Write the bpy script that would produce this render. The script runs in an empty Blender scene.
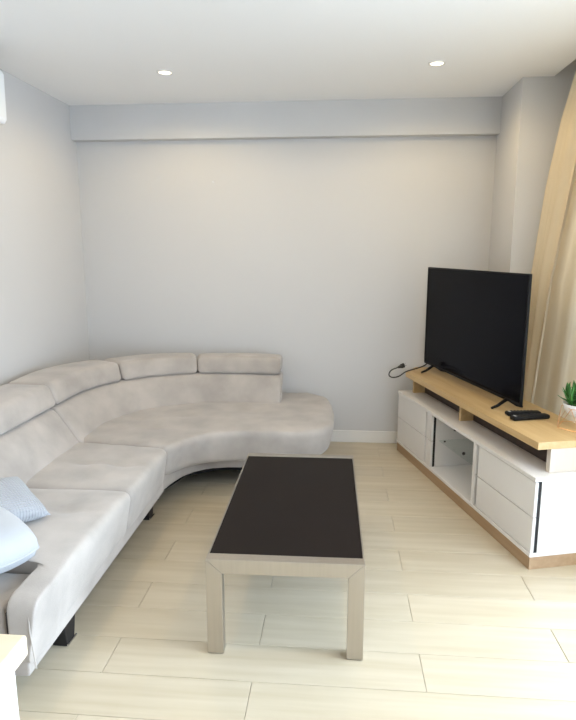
import bpy, bmesh, math, random
from mathutils import Vector, Matrix, noise
random.seed(7)
S = bpy.context.scene
COL = S.collection
R = math.radians

# ------------------------------------------------------------------ camera
cd = bpy.data.cameras.new('camera'); cam = bpy.data.objects.new('camera', cd); COL.objects.link(cam)
cd.sensor_fit = 'VERTICAL'; cd.sensor_height = 24.0; cd.lens = 24.0 * 590.0 / 720.0
cd.clip_start = 0.05
cam.location = (0, 0, 1.5)
cam.rotation_euler = (R(90 - 10.56), 0, R(4.85))
S.camera = cam

# ------------------------------------------------------------------ world, daylight, exposure
W = bpy.data.worlds.new('overcast_sky'); S.world = W; W.use_nodes = True
bg = W.node_tree.nodes['Background']
bg.inputs[0].default_value = (0.66, 0.81, 1.0, 1); bg.inputs[1].default_value = 8.1

def portal(name, loc, rot, sx, sy):
    l = bpy.data.lights.new(name, 'AREA'); l.shape = 'RECTANGLE'; l.size = sx; l.size_y = sy
    l.cycles.is_portal = True
    o = bpy.data.objects.new(name, l); COL.objects.link(o); o.location = loc; o.rotation_euler = rot
    return o
portal('window_daylight_portal', (1.70, 1.0, 1.18), (0, R(90), 0), 2.36, 4.4)

_sl = bpy.data.lights.new('soft_skylight', 'SUN'); _sl.energy = 3.6; _sl.angle = R(30); _sl.color = (0.62, 0.80, 1.0)  # added sun-type lamp, standing in for directional skylight from the window
_so = bpy.data.objects.new('soft_skylight', _sl); COL.objects.link(_so)
_so.rotation_euler = Vector((-0.92, 0.05, -0.42)).to_track_quat('-Z', 'Y').to_euler()

S.view_settings.view_transform = 'Standard'; S.view_settings.look = 'None'
S.view_settings.gamma = 1.0; S.view_settings.use_curve_mapping = False
S.view_settings.exposure = 0.0

# ------------------------------------------------------------------ materials
MATS = {}
def mat(name, col, rough=0.6, metal=0.0, var=0.0, scale=(6, 6, 6), detail=4, bump=0.0, bscale=None, sheen=0.0,
        emit=None, estr=0.0, coat=0.0, spec=0.5, rnd=0.0, col2=None, coord='Object'):
    m = bpy.data.materials.new(name); m.use_nodes = True
    nt = m.node_tree; p = nt.nodes['Principled BSDF']
    p.inputs['Base Color'].default_value = (*col, 1)
    p.inputs['Roughness'].default_value = rough; p.inputs['Metallic'].default_value = metal
    p.inputs['Specular IOR Level'].default_value = spec
    p.inputs['Sheen Weight'].default_value = sheen; p.inputs['Coat Weight'].default_value = coat
    if emit: p.inputs['Emission Color'].default_value = (*emit, 1); p.inputs['Emission Strength'].default_value = estr
    tc = nt.nodes.new('ShaderNodeTexCoord'); mp = nt.nodes.new('ShaderNodeMapping')
    mp.inputs['Scale'].default_value = scale
    nt.links.new(tc.outputs[coord], mp.inputs['Vector'])
    oi = nt.nodes.new('ShaderNodeObjectInfo')
    if rnd:
        cm = nt.nodes.new('ShaderNodeCombineXYZ'); ml = nt.nodes.new('ShaderNodeMath'); ml.operation = 'MULTIPLY'
        ml.inputs[1].default_value = 37.0
        nt.links.new(oi.outputs['Random'], ml.inputs[0])
        for i in range(3): nt.links.new(ml.outputs[0], cm.inputs[i])
        nt.links.new(cm.outputs[0], mp.inputs['Location'])
    n = nt.nodes.new('ShaderNodeTexNoise'); n.inputs['Scale'].default_value = 1.0; n.inputs['Detail'].default_value = detail
    nt.links.new(mp.outputs[0], n.inputs['Vector'])
    if var or col2:
        cr = nt.nodes.new('ShaderNodeValToRGB')
        c2 = col2 or tuple(min(1, c * (1 + var)) for c in col)
        c1 = col if col2 else tuple(c * (1 - var) for c in col)
        cr.color_ramp.elements[0].position = 0.32; cr.color_ramp.elements[1].position = 0.68
        cr.color_ramp.elements[0].color = (*c1, 1); cr.color_ramp.elements[1].color = (*c2, 1)
        nt.links.new(n.outputs['Fac'], cr.inputs['Fac'])
        out = cr.outputs['Color']
        if rnd:
            mr = nt.nodes.new('ShaderNodeMapRange'); mr.inputs['To Min'].default_value = 1 - rnd; mr.inputs['To Max'].default_value = 1 + rnd
            nt.links.new(oi.outputs['Random'], mr.inputs['Value'])
            mx = nt.nodes.new('ShaderNodeMix'); mx.data_type = 'RGBA'; mx.blend_type = 'MULTIPLY'; mx.inputs[0].default_value = 1
            nt.links.new(out, mx.inputs[6]); nt.links.new(mr.outputs[0], mx.inputs[7]); out = mx.outputs[2]
        nt.links.new(out, p.inputs['Base Color'])
    if bump:
        n2 = n
        if bscale:
            n2 = nt.nodes.new('ShaderNodeTexNoise'); n2.inputs['Scale'].default_value = bscale; n2.inputs['Detail'].default_value = 3
            nt.links.new(tc.outputs[coord], n2.inputs['Vector'])
        b = nt.nodes.new('ShaderNodeBump'); b.inputs['Strength'].default_value = bump; b.inputs['Distance'].default_value = 0.01
        nt.links.new(n2.outputs['Fac'], b.inputs['Height']); nt.links.new(b.outputs[0], p.inputs['Normal'])
    MATS[name] = m
    return m

M_wall = mat('wall_paint', (0.625, 0.612, 0.60), 0.85, var=0.012, scale=(1.2, 1.2, 1.2), bump=0.03, bscale=180, spec=0.2)
M_ceil = mat('ceiling_paint', (0.92, 0.91, 0.895), 0.9, spec=0.2, var=0.006, scale=(1, 1, 1))
M_trim = mat('baseboard_paint', (0.82, 0.80, 0.76), 0.45)
M_plank = mat('oak_plank', (0.53, 0.445, 0.31), 0.30, scale=(1.6, 22, 22), detail=7, col2=(0.61, 0.525, 0.39), bump=0.05, rnd=0.05, spec=0.5)
M_grout = mat('plank_joint', (0.46, 0.40, 0.32), 0.8)
M_sofa = mat('sofa_suede', (0.42, 0.375, 0.335), 0.9, var=0.15, scale=(5, 5, 5), detail=5, bump=0.12, bscale=260, sheen=0.35, spec=0.15)
M_black = mat('black_metal', (0.012, 0.012, 0.014), 0.45, metal=0.3)
M_undershade = mat('underside_shade', (0.012, 0.012, 0.012), 0.95, spec=0.1)  # black for the added sheet that deepens the underside shade
M_chrome = mat('chrome', (0.75, 0.75, 0.76), 0.18, metal=1.0)
M_steel = mat('brushed_nickel', (0.50, 0.455, 0.40), 0.30, metal=0.95, var=0.03, scale=(90, 90, 2))
M_glassblk = mat('dark_table_glass', (0.013, 0.009, 0.0075), 0.42, spec=0.06, var=0.1, scale=(3, 3, 3))
M_white = mat('white_lacquer', (0.78, 0.75, 0.72), 0.42, var=0.01)
M_oak = mat('oak_veneer', (0.54, 0.35, 0.155), 0.45, scale=(30, 2.0, 30), detail=6, col2=(0.64, 0.45, 0.225), bump=0.03)
M_oakd = mat('oak_plinth_veneer', (0.37, 0.235, 0.13), 0.5, scale=(30, 2.0, 30), detail=6, col2=(0.45, 0.30, 0.175), bump=0.03)
M_niche = mat('shaded_back_panel', (0.05, 0.03, 0.022), 0.6, scale=(2, 30, 30), var=0.2)  # dark wood, made deeper to carry the shade inside the niche
M_oak_lit = mat('lit_oak_end', (0.62, 0.545, 0.46), 0.45, scale=(30, 30, 2), var=0.04)  # oak lightened to paint in the strong light on this end
M_gap_shade = mat('gap_shade', (0.01, 0.01, 0.012), 0.6)  # flat black standing in for shade inside narrow gaps
M_tv = mat('tv_plastic', (0.006, 0.006, 0.007), 0.5, spec=0.15)
M_screen = mat('tv_screen', (0.003, 0.0035, 0.0065), 0.10, spec=0.045)
M_rubber = mat('cable_rubber', (0.02, 0.018, 0.016), 0.55)
M_remote = mat('remote_plastic', (0.006, 0.006, 0.007), 0.55, spec=0.2)
M_btn = mat('remote_buttons', (0.03, 0.03, 0.032), 0.6, spec=0.2)
M_grey = mat('remote_logo_grey', (0.5, 0.5, 0.5), 0.4)
M_pot = mat('white_ceramic', (0.82, 0.82, 0.83), 0.3)
M_copper = mat('copper_wire', (0.72, 0.42, 0.22), 0.3, metal=0.9)
M_leaf = mat('leaf_green', (0.035, 0.16, 0.03), 0.45, rnd=0.25, col2=(0.09, 0.30, 0.06), scale=(20, 20, 20))
M_soil = mat('soil', (0.05, 0.035, 0.025), 0.95, var=0.3, scale=(60, 60, 60))
M_ac = mat('appliance_plastic', (0.86, 0.87, 0.88), 0.35)
M_lens = mat('lamp_lens', (1, 0.95, 0.85), 0.4, emit=(1.0, 0.86, 0.62), estr=4)
M_ring = mat('lamp_ring', (0.85, 0.83, 0.80), 0.4)
M_alu = mat('window_frame_paint', (0.55, 0.56, 0.57), 0.4)
M_slab = mat('balcony_concrete', (0.75, 0.74, 0.72), 0.9, var=0.05)
M_pilA = mat('pillow_cotton', (0.42, 0.425, 0.435), 0.9, var=0.03, bump=0.1, bscale=300, sheen=0.2, spec=0.1)
M_holes = mat('grommet', (0.06, 0.05, 0.05), 0.5)
M_ctop = mat('pale_wood_top', (0.70, 0.56, 0.39), 0.45, scale=(2, 30, 30), detail=6, col2=(0.78, 0.65, 0.48))

# woven pillow
M_pilB = mat('woven_pillow', (0.36, 0.365, 0.38), 0.95, sheen=0.2, spec=0.1)
nt = M_pilB.node_tree; p = nt.nodes['Principled BSDF']
tc = nt.nodes.new('ShaderNodeTexCoord'); wv = nt.nodes.new('ShaderNodeTexWave'); wv.inputs['Scale'].default_value = 26; wv.inputs['Distortion'].default_value = 1.5
wv2 = nt.nodes.new('ShaderNodeTexWave'); wv2.bands_direction = 'Y'; wv2.inputs['Scale'].default_value = 26; wv2.inputs['Distortion'].default_value = 1.5
ad = nt.nodes.new('ShaderNodeMath'); bp = nt.nodes.new('ShaderNodeBump'); bp.inputs['Strength'].default_value = 0.5; bp.inputs['Distance'].default_value = 0.006
for w_ in (wv, wv2): nt.links.new(tc.outputs['Object'], w_.inputs['Vector'])
nt.links.new(wv.outputs['Fac'], ad.inputs[0]); nt.links.new(wv2.outputs['Fac'], ad.inputs[1])
nt.links.new(ad.outputs[0], bp.inputs['Height']); nt.links.new(bp.outputs[0], p.inputs['Normal'])

# curtain: diffuse + translucent weave
def curtain_mat(name, col, tr):
    m = bpy.data.materials.new(name); m.use_nodes = True; nt = m.node_tree; nt.nodes.clear()
    o = nt.nodes.new('ShaderNodeOutputMaterial'); d = nt.nodes.new('ShaderNodeBsdfDiffuse'); t = nt.nodes.new('ShaderNodeBsdfTranslucent')
    mx = nt.nodes.new('ShaderNodeMixShader'); mx.inputs[0].default_value = tr
    tc = nt.nodes.new('ShaderNodeTexCoord'); mp = nt.nodes.new('ShaderNodeMapping'); mp.inputs['Scale'].default_value = (60, 60, 2)
    n = nt.nodes.new('ShaderNodeTexNoise'); n.inputs['Scale'].default_value = 1.0
    cr = nt.nodes.new('ShaderNodeValToRGB'); cr.color_ramp.elements[0].color = (*[c * 0.94 for c in col], 1); cr.color_ramp.elements[1].color = (*col, 1)
    nt.links.new(tc.outputs['Object'], mp.inputs[0]); nt.links.new(mp.outputs[0], n.inputs['Vector']); nt.links.new(n.outputs['Fac'], cr.inputs[0])
    nt.links.new(cr.outputs[0], d.inputs[0]); nt.links.new(cr.outputs[0], t.inputs[0])
    nt.links.new(d.outputs[0], mx.inputs[1]); nt.links.new(t.outputs[0], mx.inputs[2]); nt.links.new(mx.outputs[0], o.inputs[0])
    return m
M_curt = curtain_mat('cream_curtain', (0.88, 0.75, 0.55), 0.40)

# clear window glass: mostly straight-through with a faint mirror
M_pane = bpy.data.materials.new('window_glass'); M_pane.use_nodes = True
nt = M_pane.node_tree; nt.nodes.clear()
o_ = nt.nodes.new('ShaderNodeOutputMaterial'); t_ = nt.nodes.new('ShaderNodeBsdfTransparent'); g_ = nt.nodes.new('ShaderNodeBsdfGlossy')
g_.inputs['Roughness'].default_value = 0.02; mx_ = nt.nodes.new('ShaderNodeMixShader'); mx_.inputs[0].default_value = 0.06
nt.links.new(t_.outputs[0], mx_.inputs[1]); nt.links.new(g_.outputs[0], mx_.inputs[2]); nt.links.new(mx_.outputs[0], o_.inputs[0])
# clear glass shelf
M_shelf = bpy.data.materials.new('glass_shelf'); M_shelf.use_nodes = True
nt = M_shelf.node_tree; nt.nodes.clear()
o_ = nt.nodes.new('ShaderNodeOutputMaterial'); t_ = nt.nodes.new('ShaderNodeBsdfTransparent'); t_.inputs[0].default_value = (0.94, 0.96, 0.95, 1)
g_ = nt.nodes.new('ShaderNodeBsdfGlossy'); g_.inputs['Roughness'].default_value = 0.05
mx_ = nt.nodes.new('ShaderNodeMixShader'); mx_.inputs[0].default_value = 0.04
nt.links.new(t_.outputs[0], mx_.inputs[1]); nt.links.new(g_.outputs[0], mx_.inputs[2]); nt.links.new(mx_.outputs[0], o_.inputs[0])

# ------------------------------------------------------------------ helpers
def tag(o, label, cat, group=None, kind=None):
    if label: o['label'] = label
    if cat: o['category'] = cat
    if group: o['group'] = group
    if kind: o['kind'] = kind
    return o
def thing(name, label, cat, loc=(0, 0, 0), rz=0.0, group=None):
    o = bpy.data.objects.new(name, None); COL.objects.link(o); o.empty_display_size = 0.1
    o.location = loc; o.rotation_euler = (0, 0, rz)
    return tag(o, label, cat, group)
def obj(name, bm, m, parent=None, smooth=False, loc=None):
    me = bpy.data.meshes.new(name)
    bmesh.ops.recalc_face_normals(bm, faces=bm.faces[:])
    bm.to_mesh(me); bm.free(); me.materials.append(m)
    if smooth: me.shade_smooth()
    o = bpy.data.objects.new(name, me); COL.objects.link(o)
    if parent: o.parent = parent
    if loc: o.location = loc
    return o
def struct(name, bm, m, label, parent=None):
    o = obj(name, bm, m, parent); o['kind'] = 'structure'; o['label'] = label
    o['category'] = name.split('_')[0]
    return o
def box(bm, x0, x1, y0, y1, z0, z1, bev=0.0, seg=2):
    b2 = bmesh.new()
    v = [b2.verts.new(c) for c in ((x0, y0, z0), (x1, y0, z0), (x1, y1, z0), (x0, y1, z0), (x0, y0, z1), (x1, y0, z1), (x1, y1, z1), (x0, y1, z1))]
    for f in ((0, 3, 2, 1), (4, 5, 6, 7), (0, 1, 5, 4), (1, 2, 6, 5), (2, 3, 7, 6), (3, 0, 4, 7)): b2.faces.new([v[i] for i in f])
    if bev: bmesh.ops.bevel(b2, geom=b2.edges[:], offset=bev, segments=seg, profile=0.5, affect='EDGES')
    merge(bm, b2); return bm
def merge(bm, b2):
    me = bpy.data.meshes.new('t'); b2.to_mesh(me); b2.free(); bm.from_mesh(me); bpy.data.meshes.remove(me)
def bx(*a, **k): return box(bmesh.new(), *a, **k)
def prism(pts, z0, z1, bev=0.0, bm=None, seg=2):
    b2 = bmesh.new()
    lo = [b2.verts.new((x, y, z0)) for x, y in pts]; hi = [b2.verts.new((x, y, z1)) for x, y in pts]
    n = len(pts); b2.faces.new(lo[::-1]); b2.faces.new(hi)
    for i in range(n): b2.faces.new((lo[i], lo[(i + 1) % n], hi[(i + 1) % n], hi[i]))
    if bev:
        bmesh.ops.recalc_face_normals(b2, faces=b2.faces[:])
        bmesh.ops.bevel(b2, geom=b2.edges[:], offset=bev, segments=seg, profile=0.5, affect='EDGES')
    if bm is None: return b2
    merge(bm, b2); return bm
def extrude_xz(pts, y0, y1, bev=0.0, bm=None):
    b2 = bmesh.new()
    lo = [b2.verts.new((x, y0, z)) for x, z in pts]; hi = [b2.verts.new((x, y1, z)) for x, z in pts]
    n = len(pts); b2.faces.new(lo); b2.faces.new(hi[::-1])
    for i in range(n): b2.faces.new((lo[i], hi[i], hi[(i + 1) % n], lo[(i + 1) % n]))
    bmesh.ops.recalc_face_normals(b2, faces=b2.faces[:])
    if bev: bmesh.ops.bevel(b2, geom=b2.edges[:], offset=bev, segments=2, profile=0.5, affect='EDGES')
    if bm is None: return b2
    merge(bm, b2); return bm
def tube(path, rad, n=8, bm=None, closed=False):
    bm = bm or bmesh.new(); P = [Vector(p) for p in path]; rings = []; prev = None
    for i, p in enumerate(P):
        a = P[i - 1] if (i or closed) else P[0]; b = P[(i + 1) % len(P)] if (i < len(P) - 1 or closed) else P[-1]
        t = (b - a).normalized()
        nn = prev - t * prev.dot(t) if prev else t.orthogonal()
        if nn.length < 1e-6: nn = t.orthogonal()
        nn.normalize(); prev = nn; bb = t.cross(nn)
        r = rad[i] if isinstance(rad, (list, tuple)) else rad
        rings.append([bm.verts.new(p + (nn * math.cos(k * 2 * math.pi / n) + bb * math.sin(k * 2 * math.pi / n)) * r) for k in range(n)])
    m = len(rings)
    for i in range(m if closed else m - 1):
        A, B = rings[i], rings[(i + 1) % m]
        for k in range(n): bm.faces.new((A[k], A[(k + 1) % n], B[(k + 1) % n], B[k]))
    if not closed: bm.faces.new(rings[0][::-1]); bm.faces.new(rings[-1])
    return bm
def lathe(prof, n=32, bm=None, c=(0, 0, 0)):
    bm = bm or bmesh.new(); rings = []
    for r, z in prof:
        if r < 1e-6: rings.append([bm.verts.new((c[0], c[1], c[2] + z))])
        else: rings.append([bm.verts.new((c[0] + r * math.cos(k * 2 * math.pi / n), c[1] + r * math.sin(k * 2 * math.pi / n), c[2] + z)) for k in range(n)])
    for A, B in zip(rings, rings[1:]):
        for k in range(n):
            if len(A) == 1 and len(B) == 1: continue
            if len(A) == 1: bm.faces.new((A[0], B[k], B[(k + 1) % n]))
            elif len(B) == 1: bm.faces.new((A[k], A[(k + 1) % n], B[0]))
            else: bm.faces.new((A[k], A[(k + 1) % n], B[(k + 1) % n], B[k]))
    return bm
def catmull(pts, n=8):
    P = [Vector(p) for p in pts]; P = [P[0] * 2 - P[1]] + P + [P[-1] * 2 - P[-2]]; out = []
    for i in range(1, len(P) - 2):
        a, b, c, d = P[i - 1:i + 3]
        for k in range(n):
            t = k / n
            out.append(0.5 * (2 * b + (c - a) * t + (2 * a - 5 * b + 4 * c - d) * t * t + (3 * b - a - 3 * c + d) * t ** 3))
    out.append(P[-2]); return out
def axis(L, r, n):
    r = min(r, L * 0.49)
    k = 5; e = [r * (1 - math.cos(i / k * math.pi / 2)) for i in range(k)] if r > 0 else []
    inner = [r + (L - 2 * r) * i / n for i in range(n + 1)]
    return e + inner + [L - x for x in e[::-1]]
def rounded_block(L, Wd, H, r, na, nb, nc, fn, flat_bottom=False):
    """dense rounded box in (a,b,c) metric space, every vertex sent through fn -> world"""
    bm = bmesh.new(); A, B, C = axis(L, r, na), axis(Wd, r, nb), axis(H, r, nc); vm = {}
    ra, rb, rc = min(r, L * .49), min(r, Wd * .49), min(r, H * .49); rr = min(ra, rb, rc)
    def vert(i, j, k):
        key = (i, j, k)
        if key not in vm:
            a, b, c = A[i], B[j], C[k]
            ia = min(max(a, rr), L - rr); ib = min(max(b, rr), Wd - rr); ic = min(max(c, rr), H - rr)
            d = Vector((a - ia, b - ib, c - ic))
            if d.length > 1e-9:
                q = Vector((ia, ib, ic)) + d.normalized() * rr
                m_ = max(abs(d.x), abs(d.y), abs(d.z))
                if m_ < rr * 0.999:
                    q = Vector((ia, ib, ic)) + d.normalized() * m_
            else: q = Vector((a, b, c))
            vm[key] = bm.verts.new(fn(q.x, q.y, q.z))
        return vm[key]
    nA, nB, nC = len(A) - 1, len(B) - 1, len(C) - 1
    def quad(*ks): bm.faces.new([vert(*k) for k in ks])
    for i in range(nA):
        for j in range(nB):
            quad((i, j, 0), (i, j + 1, 0), (i + 1, j + 1, 0), (i + 1, j, 0)); quad((i, j, nC), (i + 1, j, nC), (i + 1, j + 1, nC), (i, j + 1, nC))
    for i in range(nA):
        for k in range(nC):
            quad((i, 0, k), (i + 1, 0, k), (i + 1, 0, k + 1), (i, 0, k + 1)); quad((i, nB, k), (i, nB, k + 1), (i + 1, nB, k + 1), (i + 1, nB, k))
    for j in range(nB):
        for k in range(nC):
            quad((0, j, k), (0, j, k + 1), (0, j + 1, k + 1), (0, j + 1, k)); quad((nA, j, k), (nA, j + 1, k), (nA, j + 1, k + 1), (nA, j, k + 1))
    return bm
def polyline(pts):
    P = [Vector(p) for p in pts]; D = [0]
    for a, b in zip(P, P[1:]): D.append(D[-1] + (b - a).length)
    def f(t):
        s = t * D[-1]
        for i in range(len(P) - 1):
            if s <= D[i + 1] or i == len(P) - 2:
                return P[i].lerp(P[i + 1], (s - D[i]) / max(1e-9, D[i + 1] - D[i]))
    return f

# ------------------------------------------------------------------ room shell
XL, XR, YB, YF, ZC = -1.985, 1.58, 4.523, -2.2, 2.54
floor = struct('floor', bx(XL, XR + 0.12, YF, YB, -0.06, -0.004), M_grout, 'pale oak plank floor laid across the room')
PW, PL, JT = 0.197, 1.155, 0.0010
plank_mesh = None
def plank(x0, x1, y0, y1):
    global plank_mesh
    full = abs((x1 - x0) - PL) < 1e-6 and abs((y1 - y0) - PW) < 1e-6
    if full and plank_mesh:
        o = bpy.data.objects.new('plank', plank_mesh); COL.objects.link(o)
    else:
        w, d = (x1 - x0) / 2 - JT, (y1 - y0) / 2 - JT
        o = obj('plank', bx(-w, w, -d, d, -0.008, 0.0, bev=0.001, seg=1), M_plank)
        if full: plank_mesh = o.data
    o.parent = floor; o.location = ((x0 + x1) / 2, (y0 + y1) / 2, 0)
k = -21
while True:
    y0 = 1.825 + PW * k; y1 = y0 + PW
    if y0 >= YB - 0.01: break
    if y1 > YF + 0.01:
        off = 0.325 if k % 2 == 0 else 0.872
        x = off - PL * 3
        while x < XR + 0.12:
            a, b = max(x, XL), min(x + PL, XR + 0.12)
            if b - a > 0.02: plank(a, b, max(y0, YF), min(y1, YB))
            x += PL
    k += 1

struct('wall_back', bx(XL - 0.12, XR + 0.12, YB, YB + 0.12, -0.06, 2.8), M_wall, 'plain warm white back wall behind the sofa')
struct('wall_left', bx(XL - 0.12, XL, YF - 0.12, YB, -0.06, 2.8), M_wall, 'plain white side wall left of the sofa')
struct('wall_front', bx(XL, XR + 0.12, YF - 0.12, YF, -0.06, 2.8), M_wall, 'plain white wall behind the viewer')
# right wall with a wide glazed opening
WY0, WY1, WZ = -1.2, 3.2, 2.36
bm = bx(XR, XR + 0.12, WY1, YB, -0.06, 2.8); box(bm, XR, XR + 0.12, YF, WY0, -0.06, 2.8); box(bm, XR, XR + 0.12, WY0, WY1, WZ, 2.8)
struct('wall_right', bm, M_wall, 'white window wall on the right side')
# ceiling with a curtain recess along the window wall
bm = bx(XL, 1.29, YF, YB, ZC, ZC + 0.2); box(bm, 1.29, XR + 0.12, YF, YB, 2.70, 2.80)
struct('ceiling', bm, M_ceil, 'flat white ceiling with a curtain recess by the window')
struct('trim_1', bx(XL, 1.105, 4.437, YB, 2.298, ZC), M_wall, 'shallow bulkhead band along the top of the back wall')
struct('wall_column', bx(1.105, XR, 3.97, YB, 0, 2.70), M_wall, 'boxed column in the corner beside the curtain')
def skirting(name, x0, x1, y0, y1, label):
    bm = bx(x0, x1, y0, y1, 0, 0.095, bev=0.003); 
    struct(name, bm, M_trim, label)
skirting('baseboard_back', XL, 1.105, YB - 0.014, YB, 'cream baseboard along the back wall')
skirting('baseboard_left', XL, XL + 0.014, YF, YB - 0.014, 'cream baseboard along the left wall')
skirting('baseboard_column', 1.091, 1.105, 3.97, YB - 0.014, 'cream baseboard on the column')
# sliding window
win = bpy.data.objects.new('window_1', None); COL.objects.link(win); win['kind'] = 'structure'
win['label'] = 'tall grey framed sliding window beside the curtains'; win['category'] = 'window'
fx0, fx1 = XR + 0.03, XR + 0.09
obj('window_frame', box(box(bx(fx0, fx1, WY0, WY1, 0, 0.05), fx0, fx1, WY0, WY1, WZ - 0.05, WZ), fx0, fx1, WY0, WY0 + 0.05, 0.05, WZ - 0.05), M_alu, win)
for yy in (0.0, 1.05, 2.1, 3.15): obj('mullion', bx(fx0, fx1, yy, yy + 0.05, 0.05, WZ - 0.05), M_alu, win)
for a, b in ((-1.15, 0.0), (0.05, 1.05), (1.1, 2.1), (2.15, 3.15)):
    obj('pane', bx(fx0 + 0.025, fx0 + 0.031, a, b, 0.05, WZ - 0.05), M_pane, win)
struct('floor_balcony', bx(XR + 0.12, XR + 1.7, YF - 1, YB + 1, -0.12, -0.02), M_slab, 'grey concrete balcony slab outside the window')

# ------------------------------------------------------------------ sofa
sofa = thing('corner_sofa', 'large curved corner sofa in pale taupe suede with adjustable headrests', 'sofa', (-1.4, 3.0, 0))
SO = Vector((-1.4, 3.0, 0))
SZ = 0.403                                    # seat top
def fbm(p, s, k=0.0): return noise.noise(Vector((p[0] * s + k, p[1] * s, p[2] * s)))

def seat(front, back, z0, z1, r, na, nb, dimples, tilt=0.045, name='seat_cushion', crown=0.014):
    Ff, Bf = polyline([(x, y, 0) for x, y in front]), polyline([(x, y, 0) for x, y in back])
    L = 0.5 * (sum((Vector(a) - Vector(b)).length for a, b in zip(front, front[1:])) + sum((Vector(a) - Vector(b)).length for a, b in zip(back, back[1:])))
    Wd = 0.6; H = z1 - z0
    def fn(a, b, c):
        t = min(max(a / L, 0), 1)
        f, g = Ff(t), Bf(t); w = b / Wd
        # keep edge radius metric across the loft
        wl = (g - f).length; bb = b if b < Wd / 2 else wl - (Wd - b)
        if wl < Wd: bb = w * wl
        elif r < b < Wd - r: bb = r + (b - r) / (Wd - 2 * r) * (wl - 2 * r)
        p = f + (g - f).normalized() * bb
        h = c / H
        inward = (g - f).normalized()
        if w < 0.5: p += inward * tilt * (1 - h) * (1 - w * 2)
        z = z0 + c
        if h > 0.5:
            k = (h - 0.5) * 2
            z += k * (crown * math.sin(math.pi * min(max(a / L, 0), 1)) ** 0.5 * math.sin(math.pi * min(max(w, 0), 1)) ** 0.5 + 0.004 * fbm((p.x, p.y, 0), 7))
            for dx, dy, dr, dd in dimples:
                d2 = ((p.x - dx) ** 2 + (p.y - dy) ** 2) / (dr * dr)
                if d2 < 9: z -= k * dd * math.exp(-d2)
                # pulled creases either side of the tuft
                ex, ey = abs(p.x - dx), abs(p.y - dy)
                z -= k * dd * 0.45 * math.exp(-(ey / (dr * 0.35)) ** 2) * math.exp(-(ex / (dr * 3.2)) ** 2)
        else:
            p += Vector((fbm((p.x, p.y, z), 9), fbm((p.x, p.y, z), 9, 5), 0)) * 0.003
        return (p.x - SO.x, p.y - SO.y, z)
    bm = rounded_block(L, Wd, H, r, na, nb, 6, fn)
    return obj(name, bm, M_sofa, sofa, smooth=True)

def arc(cx, cy, r, a0, a1, n): return [(cx + r * math.cos(R(a0 + (a1 - a0) * i / n)), cy + r * math.sin(R(a0 + (a1 - a0) * i / n))) for i in range(n + 1)]
FX = -0.935
seat([(FX, 1.62), (FX, 1.85), (FX, 1.88), (FX, 2.523)], [(-1.045, 1.62), (-1.045, 1.85), (-1.56, 1.90), (-1.56, 2.523)], 0.165, SZ, 0.045, 40, 12,
     [(-1.14, 2.27, 0.05, 0.014), (-1.3, 2.05, 0.05, 0.012)])
seat([(FX, 2.527), (FX, 3.118)], [(-1.56, 2.527), (-1.56, 3.20)], 0.165, SZ, 0.045, 26, 14, [(-1.10, 2.82, 0.05, 0.016), (-1.30, 2.82, 0.05, 0.012)])
front = [(FX, 3.122)] + arc(-0.565, 3.13, 0.37, 172, 96, 9)
front = [(x, y - 0.075) if i > 0 else (x, y) for i, (x, y) in enumerate(front)]
front = [(FX, 3.122)] + [(x, max(y, 3.13)) for x, y in front[1:]]
front = [(FX, 3.122), (-0.915, 3.16), (-0.885, 3.215), (-0.84, 3.28), (-0.785, 3.335), (-0.72, 3.38), (-0.64, 3.41), (-0.55, 3.425), (-0.42, 3.428), (-0.29, 3.428)] + arc(-0.27, 3.69, 0.262, -80, 0, 9)[1:] + [(-0.006, 3.83), (-0.008, 3.97), (-0.022, 4.12), (-0.05, 4.26), (-0.10, 4.38)]
back = [(-1.56, 3.204)] + arc(-0.80, 3.44, 0.78, 175, 92, 9)
nb_ = len(back)
rest = len(front) - nb_
back += [(-0.80 + (0.80 - 0.20) * (i + 1) / rest, 4.22 + 0.24 * min(1, (i + 1) / rest * 2.2)) for i in range(rest)]
# loft by matched stations: resample the pairs so that stations correspond
def match(front, back, n=6):
    f2, b2 = [], []
    for i in range(len(front) - 1):
        for k in range(n):
            t = k / n
            f2.append(tuple(Vector(front[i]).lerp(Vector(front[i + 1]), t))); b2.append(tuple(Vector(back[i]).lerp(Vector(back[i + 1]), t)))
    f2.append(front[-1]); b2.append(back[-1]); return f2, b2
seat(front, back, 0.212, SZ + 0.004, 0.045, 70, 16, [(-1.12, 3.45, 0.05, 0.013), (-1.0, 3.72, 0.05, 0.012), (-0.62, 3.85, 0.05, 0.008), (-1.28, 3.62, 0.04, 0.010)], tilt=0.045)

def base_ring(front, back, z0, z1, name, n):
    Ff, Bf = polyline([(x, y, 0) for x, y in front]), polyline([(x, y, 0) for x, y in back]); H = z1 - z0; L = 3.0
    def fn(a, b, c):
        t = min(max(a / L, 0), 1); p = Ff(t).lerp(Bf(t), b); return (p.x - SO.x, p.y - SO.y, z0 + c)
    return obj(name, rounded_block(L, 1.0, H, 0.012, n, 4, 2, fn), M_sofa, sofa, smooth=True)
base_ring([(-0.985, 1.63), (-0.985, 3.14)], [(-1.9, 1.63), (-1.9, 3.14)], 0.125, 0.2, 'base_rail', 12)
bf = [(-0.985, 3.13), (-0.965, 3.24), (-0.93, 3.35), (-0.87, 3.44), (-0.79, 3.50), (-0.68, 3.53), (-0.5, 3.54), (-0.33, 3.545), (-0.22, 3.60), (-0.15, 3.72), (-0.13, 3.9), (-0.15, 4.2), (-0.2, 4.38)]
bb = [(-1.9, 3.13), (-1.9, 3.5), (-1.85, 3.8), (-1.75, 4.05), (-1.6, 4.22), (-1.45, 4.34), (-1.25, 4.41), (-1.05, 4.43), (-0.85, 4.43), (-0.7, 4.43), (-0.55, 4.43), (-0.4, 4.43), (-0.3, 4.43)]
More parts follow.
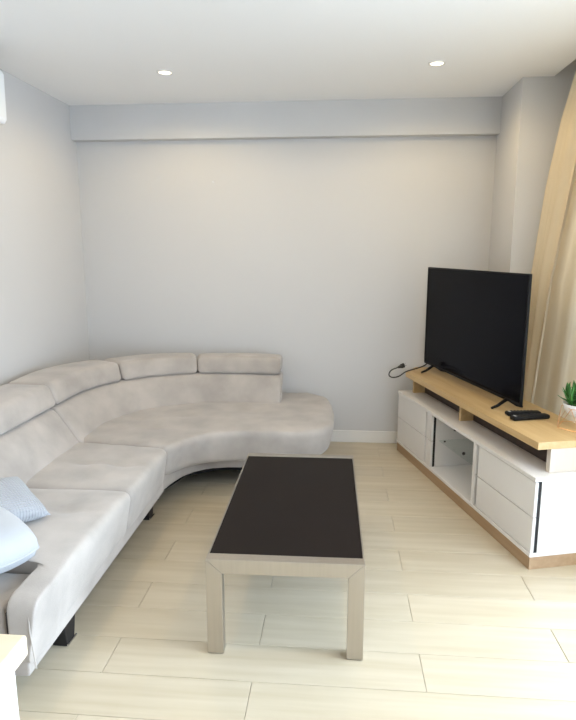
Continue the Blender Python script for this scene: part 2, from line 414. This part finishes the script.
base_ring(bf, bb, 0.135, 0.235, 'base_rail', 40)

dc = [(-1.02, 1.7), (-1.02, 3.1), (-0.93, 3.4), (-0.75, 3.53), (-0.25, 3.55), (-0.18, 3.9), (-0.3, 4.38), (-1.2, 4.38), (-1.6, 4.15), (-1.85, 3.7), (-1.88, 1.7)]
obj('underside_shade_sheet', prism([(x - SO.x, y - SO.y) for x, y in dc], 0.118, 0.1335), M_undershade, sofa)  # added black sheet, darkens the shade beneath the sofa
# backrest path: straight up the left wall, round the corner, along the back wall
PR, PCX, PCY, PX0 = 0.65, -0.81, 3.42, -1.46
S1 = PCY - 1.66; S2 = S1 + PR * math.pi / 2; S3 = S2 + 0.415
def path(s):
    if s <= S1: return Vector((PX0, 1.66 + s, 0)), Vector((-1, 0, 0))
    if s <= S2:
        a = math.pi - (s - S1) / PR; n = Vector((math.cos(a), math.sin(a), 0)); return Vector((PCX, PCY, 0)) + n * PR, n
    return Vector((PCX + (s - S2), PCY + PR, 0)), Vector((0, 1, 0))
def lean_scale(s):        # the wall side allows less lean on the back-wall stretch
    t = min(max((s - S1) / (S2 - S1), 0), 1); return 1 - 0.38 * t * t * (3 - 2 * t)
def backpiece(name, s0, s1, d0, d1, z0, z1, lean, r, na, bulge, label=None, curve=0.0):
    L, Wd, H = s1 - s0, d1 - d0, z1 - z0
    def fn(a, b, c):
        s = s0 + a; p, n = path(min(max(s, 0), S3 + 1)); k = lean_scale(s)
        h = c / H
        d = d0 * k + b * k + lean * h * k
        if b < Wd * 0.5: d -= bulge * math.sin(math.pi * min(max(h, 0), 1)) * (math.sin(math.pi * min(max(a / L, 0), 1)) ** 0.4)
        d += 0.003 * fbm((p.x, p.y, c), 9)
        q = p + n * d
        z = z0 + c + (0.006 * math.sin(math.pi * a / L) if h > 0.5 else 0) - curve * (b / Wd) * h
        return (q.x - SO.x, q.y - SO.y, z)
    o = obj(name, rounded_block(L, Wd, H, r, na, 5, 8, fn), M_sofa, sofa, smooth=True)
    if label: o['label'] = label
    return o
backpiece('back_cushion', 0.02, 1.515, 0.0, 0.30, 0.375, 0.607, 0.16, 0.035, 40, 0.016)
backpiece('back_cushion', 1.519, S3 - 0.01, 0.0, 0.30, 0.375, 0.607, 0.16, 0.030, 64, 0.014)
for a, b, dz in ((0.02, 0.66, 0.0), (0.664, 1.53, 0.004), (1.534, 2.14, 0.006), (2.146, 2.602, 0.0), (2.606, S3 - 0.013, -0.006)):
    backpiece('headrest', a, b, 0.145, 0.42, 0.613, 0.736 + dz, 0.045, 0.030, 24, 0.006)
backpiece('back_shell', 0.02, S3 - 0.02, 0.36, 0.475, 0.15, 0.585, 0.0, 0.02, 60, 0.0)
# low end console panel by the near end
obj('end_panel', bx(-1.56 - SO.x, -1.062 - SO.x, 1.64 - SO.y, 1.855 - SO.y, 0.135, 0.365, bev=0.02, seg=4), M_sofa, sofa, smooth=True)
obj('end_gap_shade', bx(-1.062 - SO.x, -1.05 - SO.x, 1.65 - SO.y, 1.86 - SO.y, 0.15, 0.34), M_gap_shade, sofa)  # black strip painting the shade in the end gap
# seam flap at the near end
obj('piping', tube([(FX + 0.012 - SO.x - 0.03, 1.618 - SO.y, 0.17), (FX - 0.03 - SO.x, 1.617 - SO.y, 0.30), (FX - 0.035 - SO.x, 1.625 - SO.y, 0.375)], 0.0025, 6), M_sofa, sofa)
def sofa_leg(x, y, rz):
    bm = extrude_xz([(-0.055, 0.117), (0.055, 0.117), (0.03, 0.0), (-0.03, 0.0)], -0.03, 0.03, bev=0.004)
    o = obj('leg', bm, M_black, sofa, loc=(x - SO.x, y - SO.y, 0)); o.rotation_euler = (0, 0, rz)
    g = obj('glide', tube([(-0.035, -0.033, 0.010), (0.04, -0.033, 0.006)], 0.004, 6), M_chrome, o)
for x, y, rz in ((-1.045, 1.98, R(90)), (-1.07, 3.06, R(90)), (-1.12, 3.28, R(60)), (-1.8, 1.9, R(90)), (-1.8, 3.1, R(90)), (-0.35, 4.2, 0), (-1.2, 4.2, 0), (-0.3, 3.75, 0)):
    sofa_leg(x, y, rz)

# ------------------------------------------------------------------ cushions on the sofa
def pillow(name, size, thick, m, label, cat, loc, rot, seed, n=30, pipe=True, group=None, full=False):
    bm = bmesh.new(); g = {}
    def pt(i, j, s):
        u, v = -1 + 2 * i / n, -1 + 2 * j / n
        if full:
            x, y = u * math.sqrt(1 - 0.30 * v * v) * size[0] / 2, v * math.sqrt(1 - 0.30 * u * u) * size[1] / 2
            mm = 1 - max(abs(u), abs(v)) ** 3.0
            return (x, y, s * thick / 2 * math.sqrt(max(0, mm)) + 0.004 * noise.noise(Vector((x * 9 + seed, y * 9, s))) * mm)
        e = max(0.0, (1 - abs(u) ** 2.6)) * max(0.0, (1 - abs(v) ** 2.6))
        h = thick / 2 * e ** 0.42
        k = 1 - 0.10 * (1 - abs(u * v)) * (max(abs(u), abs(v)) ** 4)
        x, y = u * size[0] / 2 * k, v * size[1] / 2 * k
        return (x, y, s * h + 0.006 * noise.noise(Vector((x * 9 + seed, y * 9, s))) * e)
    for s in (1, -1):
        for i in range(n + 1):
            for j in range(n + 1):
                edge = i in (0, n) or j in (0, n)
                if edge and s == -1: g[(i, j, s)] = g[(i, j, 1)]
                else: g[(i, j, s)] = bm.verts.new(pt(i, j, s))
        for i in range(n):
            for j in range(n): bm.faces.new([g[k] for k in ((i, j, s), (i + 1, j, s), (i + 1, j + 1, s), (i, j + 1, s))][::s])
    t = thing(name, label, cat, loc, group=group); t.rotation_euler = rot
    obj('pillow_cover', bm, m, t, smooth=True)
    if pipe:
        rim = [pt(i, 0, 1) for i in range(n)] + [pt(n, j, 1) for j in range(n)] + [pt(n - i, n, 1) for i in range(n)] + [pt(0, n - j, 1) for j in range(n)]
        obj('piping', tube([(x, y, 0) for x, y, z in rim], 0.004, 6, closed=True), m, t, smooth=True)
    return t
pillow('throw_pillow', (0.36, 0.34), 0.155, M_pilA, 'smooth white throw pillow with piped edge at the near end of the sofa', 'pillow', (-1.255, 1.825, 0.492), (R(-4), R(12), R(-30)), 1.0, full=True)
pillow('throw_pillow', (0.28, 0.28), 0.10, M_pilB, 'woven grey throw pillow leaning on the sofa back behind the white one', 'pillow', (-1.345, 2.135, 0.497), (R(-8), R(20), R(-35)), 4.0, pipe=False)

# ------------------------------------------------------------------ coffee table
tx0, tx1, ty0, ty1, tz = -0.478, 0.104, 1.960, 3.115, 0.388
ct = thing('coffee_table', 'low coffee table with dark glass top and brushed nickel frame', 'table', ((tx0 + tx1) / 2, (ty0 + ty1) / 2, 0), R(0.8))
hw, hd = (tx1 - tx0) / 2, (ty1 - ty0) / 2
lw, rh, rd = 0.06, 0.056, 0.046
for s in (-1, 1):
    y0, y1 = (-hd, -hd + rd) if s < 0 else (hd - rd, hd)
    obj('end_rail', extrude_xz([(-hw, tz), (hw, tz), (hw - lw - 0.0005, tz - rh), (-hw + lw + 0.0005, tz - rh)], y0, y1, bev=0.0015), M_steel, ct)
    for q in (-1, 1):
        pts = [(q * hw, 0.004), (q * (hw - lw), 0.004), (q * (hw - lw), tz - rh - 0.0008), (q * hw, tz - 0.0008)]
        lg = obj('leg', extrude_xz(pts, y0, y1, bev=0.0015), M_steel, ct)
        obj('foot_pad', bx(min(q * hw, q * (hw - lw)) + 0.006, max(q * hw, q * (hw - lw)) - 0.006, y0 + 0.006, y1 - 0.006, 0, 0.005), M_black, lg)
for q in (-1, 1):
    obj('side_rail', bx(min(q * hw, q * (hw - 0.006)), max(q * hw, q * (hw - 0.006)), -hd + rd + 0.0005, hd - rd - 0.0005, tz - 0.045, tz - 0.001, bev=0.001), M_steel, ct)
obj('table_top', bx(-hw + 0.0065, hw - 0.0065, -hd + rd + 0.001, hd - rd - 0.001, tz - 0.03, tz - 0.0015, bev=0.002), M_glassblk, ct)

# ------------------------------------------------------------------ television unit
AN = R(15.3)
ux, uy = math.sin(AN), -math.cos(AN); vx, vy = math.cos(AN), math.sin(AN)
near = Vector((0.923, 2.667)); far = near - Vector((ux, uy)) * 1.76
# local frame: +X = depth (towards the curtain), -Y = towards the viewer along the front
tvu = thing('tv_cabinet', 'long low television cabinet in white lacquer with raised oak shelf and plinth', 'cabinet', (far.x, far.y, 0), AN)
LEN, DEP = 1.76, 0.39
def U(u0, u1, v0, v1, z0, z1, bev=0.0): return bx(v0, v1, -u1, -u0, z0, z1, bev=bev)
obj('plinth', U(0.008, LEN - 0.004, 0.004, DEP, 0, 0.064, 0.001), M_oakd, tvu)
obj('bottom_board', U(0, LEN, 0, DEP, 0.065, 0.085, 0.0015), M_white, tvu)
obj('top_board', U(0, LEN, 0, DEP, 0.443, 0.463, 0.0015), M_white, tvu)
obj('back_panel', U(0.02, LEN - 0.02, DEP - 0.012, DEP - 0.002, 0.085, 0.443), M_white, tvu)
FT = 0.021                                                     # drawer front thickness + reveal
obj('side_panel', U(0.0, 0.018, 0.037, DEP - 0.013, 0.085, 0.443), M_white, tvu)
obj('side_panel', U(LEN - 0.018, LEN - 0.001, 0.037, DEP - 0.013, 0.0855, 0.4425), M_white, tvu)
obj('partition', U(0.585, 0.605, 0.037, DEP - 0.013, 0.0855, 0.4425), M_white, tvu)
obj('partition', U(1.166, 1.190, 0.004, DEP - 0.013, 0.0855, 0.4425), M_white, tvu)
obj('gap_shade_strip', U(0.583, 0.602, 0.022, 0.036, 0.0855, 0.4425), M_gap_shade, tvu)  # black strips put between the parts as the shade of the gaps
obj('gap_shade_strip', U(LEN - 0.02, LEN - 0.004, 0.022, 0.036, 0.0855, 0.4425), M_gap_shade, tvu)
obj('gap_shade_strip', U(0.02, 0.583, 0.024, 0.034, 0.0855, 0.4425), M_gap_shade, tvu)
obj('gap_shade_strip', U(1.192, LEN - 0.02, 0.024, 0.034, 0.0855, 0.4425), M_gap_shade, tvu)
for u0, u1 in ((0.004, 0.505), (1.225, LEN - 0.003)):
    for z0, z1 in ((0.0875, 0.2615), (0.2655, 0.439)):
        obj('drawer_front', U(u0, u1, 0.004, FT, z0, z1, 0.002), M_white, tvu)
for u0, u1 in ((0.512, 0.548), (0.553, 0.603), (1.1915, 1.2)):      # finger-pull strips beside the drawers
    for z0, z1 in ((0.0875, 0.2615), (0.2655, 0.439)):
        obj('pull_strip', U(u0, u1, 0.004 if u0 > 0.55 else 0.012, FT, z0, z1, 0.0015), M_white, tvu)
obj('glass_shelf', U(0.606, 1.165, 0.06, DEP - 0.014, 0.262, 0.268), M_shelf, tvu)
for u_, v_, z_ in ((0.6075, 0.10, 0.258), (0.6075, 0.30, 0.258), (1.1635, 0.30, 0.258)):
    obj('shelf_pin', bx(v_ - 0.006, v_ + 0.006, -u_ - 0.0035, -u_ + 0.0015 , z_ - 0.006, z_ + 0.004), M_holes, tvu)
g = obj('cable_grommet', lathe([(0, 0), (0.011, 0), (0.011, 0.004), (0, 0.004)], 16), M_holes, tvu, loc=(0.24, -0.606, 0.165)); g.rotation_euler = (R(90), 0, 0)
g = obj('cable_grommet', lathe([(0, 0), (0.011, 0), (0.011, 0.004), (0, 0.004)], 16), M_holes, tvu, loc=(0.17, -0.606, 0.335)); g.rotation_euler = (R(90), 0, 0)
# raised oak shelf
BZ = 0.618
def loc2w(u, v): return (far.x + ux * u + vx * v, far.y + uy * u + vy * v)
def w2l(x, y):
    d = Vector((x - far.x, y - far.y)); return (d.x * vx + d.y * vy, -(d.x * ux + d.y * uy))
pl = [(0.03, -1.715), (0.395, -1.715), w2l(0.90, 4.502), w2l(0.60, 4.502), (0.03, -0.06)]
obj('shelf_board', prism(pl, BZ - 0.036, BZ, bev=0.0015), M_oak, tvu)
obj('riser', U(1.683, 1.713, 0.10, 0.385, 0.4635, BZ - 0.0365, 0.001), M_oak_lit, tvu)
obj('riser', U(0.815, 0.837, 0.085, 0.385, 0.4635, BZ - 0.0365, 0.001), M_oak, tvu)
obj('riser', U(0.075, 0.097, 0.085, 0.385, 0.4635, BZ - 0.0365, 0.001), M_oak, tvu)
obj('shelf_back', U(0.098, 1.682, 0.17, 0.185, 0.4635, BZ - 0.0365), M_niche, tvu)

# ------------------------------------------------------------------ television
TA = R(15.0)
tvc = Vector((0.768, 3.995)); tu = Vector((math.sin(TA), -math.cos(TA)))
TW, TZ0, TZ1 = 1.298, 0.668, 1.378
t0 = tvc - tu * 0.452                                             # far end
tv = thing('television', 'black flat screen television standing on the oak shelf', 'television', (t0.x, t0.y, BZ), TA)
h0, h1 = TZ0 - BZ, TZ1 - BZ
obj('bezel', box(box(box(bx(0, 0.014, -TW, 0, h0, h0 + 0.016, bev=0.002), 0, 0.014, -TW, 0, h1 - 0.008, h1, bev=0.002), 0, 0.014, -0.008, 0, h0 + 0.01, h1 - 0.004), 0, 0.014, -TW, -TW + 0.008, h0 + 0.01, h1 - 0.004), M_tv, tv)
obj('screen', bx(0.003, 0.013, -TW + 0.008, -0.008, h0 + 0.016, h1 - 0.008), M_screen, tv)
obj('rear_housing', bx(0.013, 0.07, -TW + 0.14, -0.12, h0 + 0.03, h0 + 0.45, bev=0.012, seg=3), M_tv, tv)
for yy in (-0.155, -TW + 0.145):
    bm = tube([(-0.085, yy, 0.0085), (-0.05, yy, 0.02), (0.012, yy, h0 + 0.01)], [0.007, 0.009, 0.011], 8)
    tube([(0.012, yy, h0 + 0.01), (0.07, yy, 0.02), (0.105, yy, 0.0085)], [0.011, 0.009, 0.007], 8, bm)
    obj('foot', bm, M_tv, tv, smooth=True)
# power cord
pts = [(0.70, 4.455, 0.70), (0.66, 4.41, 0.655), (0.60, 4.375, 0.636), (0.55, 4.345, 0.628), (0.497, 4.285, 0.622), (0.45, 4.28, 0.59), (0.405, 4.30, 0.578), (0.385, 4.34, 0.588), (0.405, 4.38, 0.615), (0.46, 4.40, 0.635)]
cord = thing('power_cord', 'black power cord with plug looping off the cabinet end', 'cord', (0.505, 4.31, 0.0))
sh = Vector((0.505, 4.31, 0.0))
cp = [p - sh for p in catmull(pts, 7)]
obj('cable', tube(cp, 0.0045, 8), M_rubber, cord, smooth=True)
d = (cp[-1] - cp[-3]).normalized()
pg = obj('plug', tube([cp[-1] - d * 0.005, cp[-1] + d * 0.012, cp[-1] + d * 0.022, cp[-1] + d * 0.045], [0.007, 0.011, 0.017, 0.018], 12), M_rubber, cord, smooth=True)
side = d.orthogonal().normalized()
for s in (-1, 1):
    e = cp[-1] + d * 0.044 + side * 0.008 * s; obj('plug_pin', tube([e, e + d * 0.018], 0.0024, 8), M_chrome, pg)

# ------------------------------------------------------------------ remotes
def remote(name, label, loc, rz, L, wd, th, ry=0.0):
    t = thing(name, label, 'remote', loc, rz, group='remote controls on the oak shelf'); t.rotation_euler = (0, ry, rz)
    def fn(a, b, c):
        k = 1 - 0.10 * math.sin(math.pi * a / L); return (a - L / 2, (b - wd / 2) * k, c)
    obj('remote_body', rounded_block(L, wd, th, th * 0.45, 16, 5, 2, fn), M_remote, t, smooth=True)
    for i in range(7):
        for j in range(3):
            x = -L / 2 + 0.035 + i * (L - 0.06) / 7; y = (j - 1) * wd * 0.26
            obj('button', bx(x - 0.0042, x + 0.0042, y - 0.004, y + 0.004, th - 0.001, th + 0.0012), M_btn, t)
    obj('logo_plate', bx(-L / 2 + 0.012, -L / 2 + 0.024, -0.012, 0.012, th - 0.001, th + 0.0006), M_grey, t)
remote('remote_control', 'black remote control lying nearest the shelf front edge', (1.022, 3.115, BZ + 0.0005), R(17), 0.215, 0.05, 0.024)
remote('remote_control', 'black remote control lying behind the front one near the television foot', (1.01, 3.195, BZ + 0.0005), R(8), 0.19, 0.046, 0.022)

# ------------------------------------------------------------------ potted plant
px_, py_ = 1.222, 2.985
pt_ = thing('potted_plant', 'small green succulent in white bowl on copper wire stand', 'plant', (px_, py_, BZ))
bz = 0.055
obj('bowl', lathe([(0, bz), (0.03, bz), (0.055, bz + 0.012), (0.074, bz + 0.035), (0.083, bz + 0.068), (0.080, bz + 0.07), (0.070, bz + 0.04), (0.05, bz + 0.022), (0, bz + 0.02)], 36), M_pot, pt_, smooth=True)
obj('soil', lathe([(0, bz + 0.052), (0.074, bz + 0.052), (0.074, bz + 0.046), (0, bz + 0.046)], 24), M_soil, pt_)
bm = bmesh.new(); Rb, Rt = 0.112, 0.086
bot = [Vector((Rb * math.cos(R(60 * i + 190)), Rb * math.sin(R(60 * i + 190)), 0.003)) for i in range(6)]
top = [Vector((Rt * math.cos(R(60 * i + 220)), Rt * math.sin(R(60 * i + 220)), bz + 0.052)) for i in range(6)]
for i in range(6):
    for a, b in ((bot[i], bot[(i + 1) % 6]), (top[i], top[(i + 1) % 6]), (bot[i], top[i]), (bot[(i + 1) % 6], top[i])): tube([a, b], 0.0014, 6, bm)
obj('wire_stand', bm, M_copper, pt_)
rnd = random.Random(3)
def leaf_mesh(L, w):
    bm = bmesh.new(); n = 6; rows = []
    for i in range(n + 1):
        t = i / n; ww = w * math.sin(math.pi * min(1, 0.12 + 0.88 * t) ** 0.8) ** 0.9 if i < n else 0.0004
        x = L * t; z = 0.22 * L * t * t
        rows.append([bm.verts.new((x, -ww, z + 0.25 * ww)), bm.verts.new((x, 0, z - 0.15 * ww)), bm.verts.new((x, ww, z + 0.25 * ww)), bm.verts.new((x, 0, z - 0.15 * ww - 0.0016))])
    for A, B in zip(rows, rows[1:]):
        for k in range(4): bm.faces.new((A[k], A[(k + 1) % 4], B[(k + 1) % 4], B[k]))
    bm.faces.new(rows[0][::-1]); bm.faces.new(rows[-1])
    return bm
lm = obj('leaf', leaf_mesh(0.058, 0.0085), M_leaf, pt_, smooth=True); first = True
for st in range(17):
    a = st * 2.399; rr = 0.060 * math.sqrt(st / 17)
    cx_, cy_ = rr * math.cos(a), rr * math.sin(a); hz = bz + 0.052
    tilt = rr / 0.058 * 0.55; top_ = Vector((cx_ * 1.5, cy_ * 1.5, hz + 0.052 + rnd.uniform(-0.01, 0.015)))
    obj('stem', tube([(cx_, cy_, hz), tuple(top_)], 0.0025, 5), M_leaf, pt_)
    for w in range(12):
        f = 0.35 + 0.65 * (w // 4) / 2
        o = lm if first else lm.copy()
        if not first: COL.objects.link(o); o.parent = pt_
        first = False
        o.location = Vector((cx_, cy_, hz)).lerp(top_, f)
        el = R(18 + 26 * (w // 4) + rnd.uniform(-8, 8))
        o.rotation_euler = (rnd.uniform(-.3, .3), -el, w * R(90) + (w // 4) * R(45) + rnd.uniform(-.3, .3) + a)
        s_ = rnd.uniform(0.8, 1.15); o.scale = (s_, s_, s_)

# ------------------------------------------------------------------ curtains
def curtain(name, label, far_y, near_y, x_at, folds, seed, group, ret=False, ramp=4.0):
    """far_y/near_y: (bottom, middle, top) y of the two side edges"""
    bm = bmesh.new(); nu, nv = 110, 26; z0, z1 = 0.015, 2.665; grid = []
    def q3(t, ks):                        # piecewise edge line, t=0 bottom .. 1 top
        for (a, va), (b, vb) in zip(ks, ks[1:]):
            if t <= b: return va + (vb - va) * (t - a) / (b - a)
        return ks[-1][1]
    for j in range(nv + 1):
        t = j / nv; z = z0 + (z1 - z0) * t; row = []
        for i in range(nu + 1):
            s = i / nu; y = q3(t, far_y) + (q3(t, near_y) - q3(t, far_y)) * s
            amp = 0.030 * (0.75 + 0.35 * math.sin(s * 17 + seed)) * (1.0 - 0.35 * t) * min(1, 0.1 + s * ramp)
            ph = s * folds * 2 * math.pi + seed + 0.35 * math.sin(t * 2.2 + s * 5)
            x = x_at(y, t) + amp * (math.sin(ph) + 0.25 * math.sin(2 * ph + 0.7))
            if ret and s < 0.1: x += (1.56 - x) * (1 - s / 0.1) ** 1.2; y = q3(t, far_y) + 0.012 * math.sin(math.pi * s / 0.1)  # hidden return, added to block light leaking past the column
            row.append(bm.verts.new((x, y, z)))
        grid.append(row)
    for j in range(nv):
        for i in range(nu): bm.faces.new((grid[j][i], grid[j][i + 1], grid[j + 1][i + 1], grid[j + 1][i]))
    t_ = thing(name, label, 'curtain', (0, 0, 0), group=group)
    o = obj('drape', bm, M_curt, t_, smooth=True)
    # header tape
    return t_
def xa(y, t):
    base = 1.200 + 0.15 * (3.93 - y) / 1.2
    return base + (1.318 - base) * max(0, (t - 0.5) / 0.5)
curtain('curtain', 'narrow cream curtain panel hanging against the column behind the television', ((0.0, 3.93), (0.56, 3.93), (0.71, 3.93), (0.85, 3.85), (0.95, 3.71), (1.0, 3.64)), ((0.0, 3.84), (0.56, 3.60), (1.0, 3.40)), xa, 1.25, 0.0, 'cream curtains', True)
curtain('curtain', 'wide cream curtain panel hanging behind the potted plant', ((0.0, 3.90), (0.56, 3.67), (1.0, 3.47)), ((0, 2.42), (1, 2.45)), lambda y, t: xa(y, t) + 0.055, 7.0, -1.07, 'cream curtains', ramp=1.4)
rail = tag(obj('curtain_rail', bx(1.33, 1.37, 0.2, 3.95, 2.672, 2.7), M_ring), 'white curtain track in the ceiling recess', 'rail')

# ------------------------------------------------------------------ ceiling lamps
def downlight(x, y, label):
    t = thing('ceiling_downlight', label, 'lamp', (x, y, ZC), group='recessed ceiling downlights')
    obj('trim_ring', lathe([(0.036, -0.001), (0.038, -0.006), (0.048, -0.005), (0.052, 0.0)], 32), M_ring, t, smooth=True)
    obj('lens', lathe([(0, -0.003), (0.036, -0.003), (0.036, 0.0), (0, 0.0)], 32), M_lens, t)
    l = bpy.data.lights.new('downlight_beam', 'SPOT'); l.energy = 21; l.color = (1.0, 0.76, 0.40); l.spot_size = R(172); l.spot_blend = 0.45; l.shadow_soft_size = 0.04
    o = bpy.data.objects.new('downlight_beam', l); COL.objects.link(o); o.parent = t; o.location = (0, 0, -0.02)
downlight(-1.046, 3.685, 'round recessed downlight glowing above the curved sofa')
downlight(0.536, 3.647, 'round recessed downlight glowing above the television cabinet')
downlight(-1.046, 1.7, 'added unseen downlight for warmth above the near end of the sofa')  # added out-of-view lamp, warms the far end of the room
downlight(0.536, 1.7, 'added unseen warm downlight above the floor beside the coffee table')  # second added lamp, also out of view, for warm light

# ------------------------------------------------------------------ air conditioner, near sideboard, wall nail
ac = thing('air_conditioner', 'white wall mounted air conditioner at the left edge', 'air conditioner', (XL, 2.85, 2.17))
obj('housing', extrude_xz([(0.0, 0.0), (0.172, 0.0), (0.186, 0.02), (0.19, 0.25), (0.178, 0.27), (0.0, 0.27)], -0.42, 0.385, bev=0.006), M_ac, ac)
obj('louver', bx(0.10, 0.17, -0.38, 0.34, -0.004, 0.004), M_white, ac)
sb = thing('sideboard', 'white sideboard with pale wood top cut off at the bottom left corner', 'sideboard', (-0.95, 0.65, 0))
obj('cabinet_top', bx(-0.35, 0.345, -0.36, 0.355, 0.704, 0.75, bev=0.006, seg=3), M_ctop, sb)
obj('cabinet_body', bx(-0.335, 0.325, -0.34, 0.335, 0.0, 0.7035, bev=0.002), M_white, sb)
nl = tag(obj('wall_nail', lathe([(0, 0), (0.005, 0), (0.005, 0.002), (0.002, 0.003), (0.002, 0.02), (0, 0.02)], 10), M_chrome, loc=(-0.947, 4.521, 2.0)), 'small metal nail in the back wall above the sofa', 'nail')
nl.rotation_euler = (R(90), 0, 0)
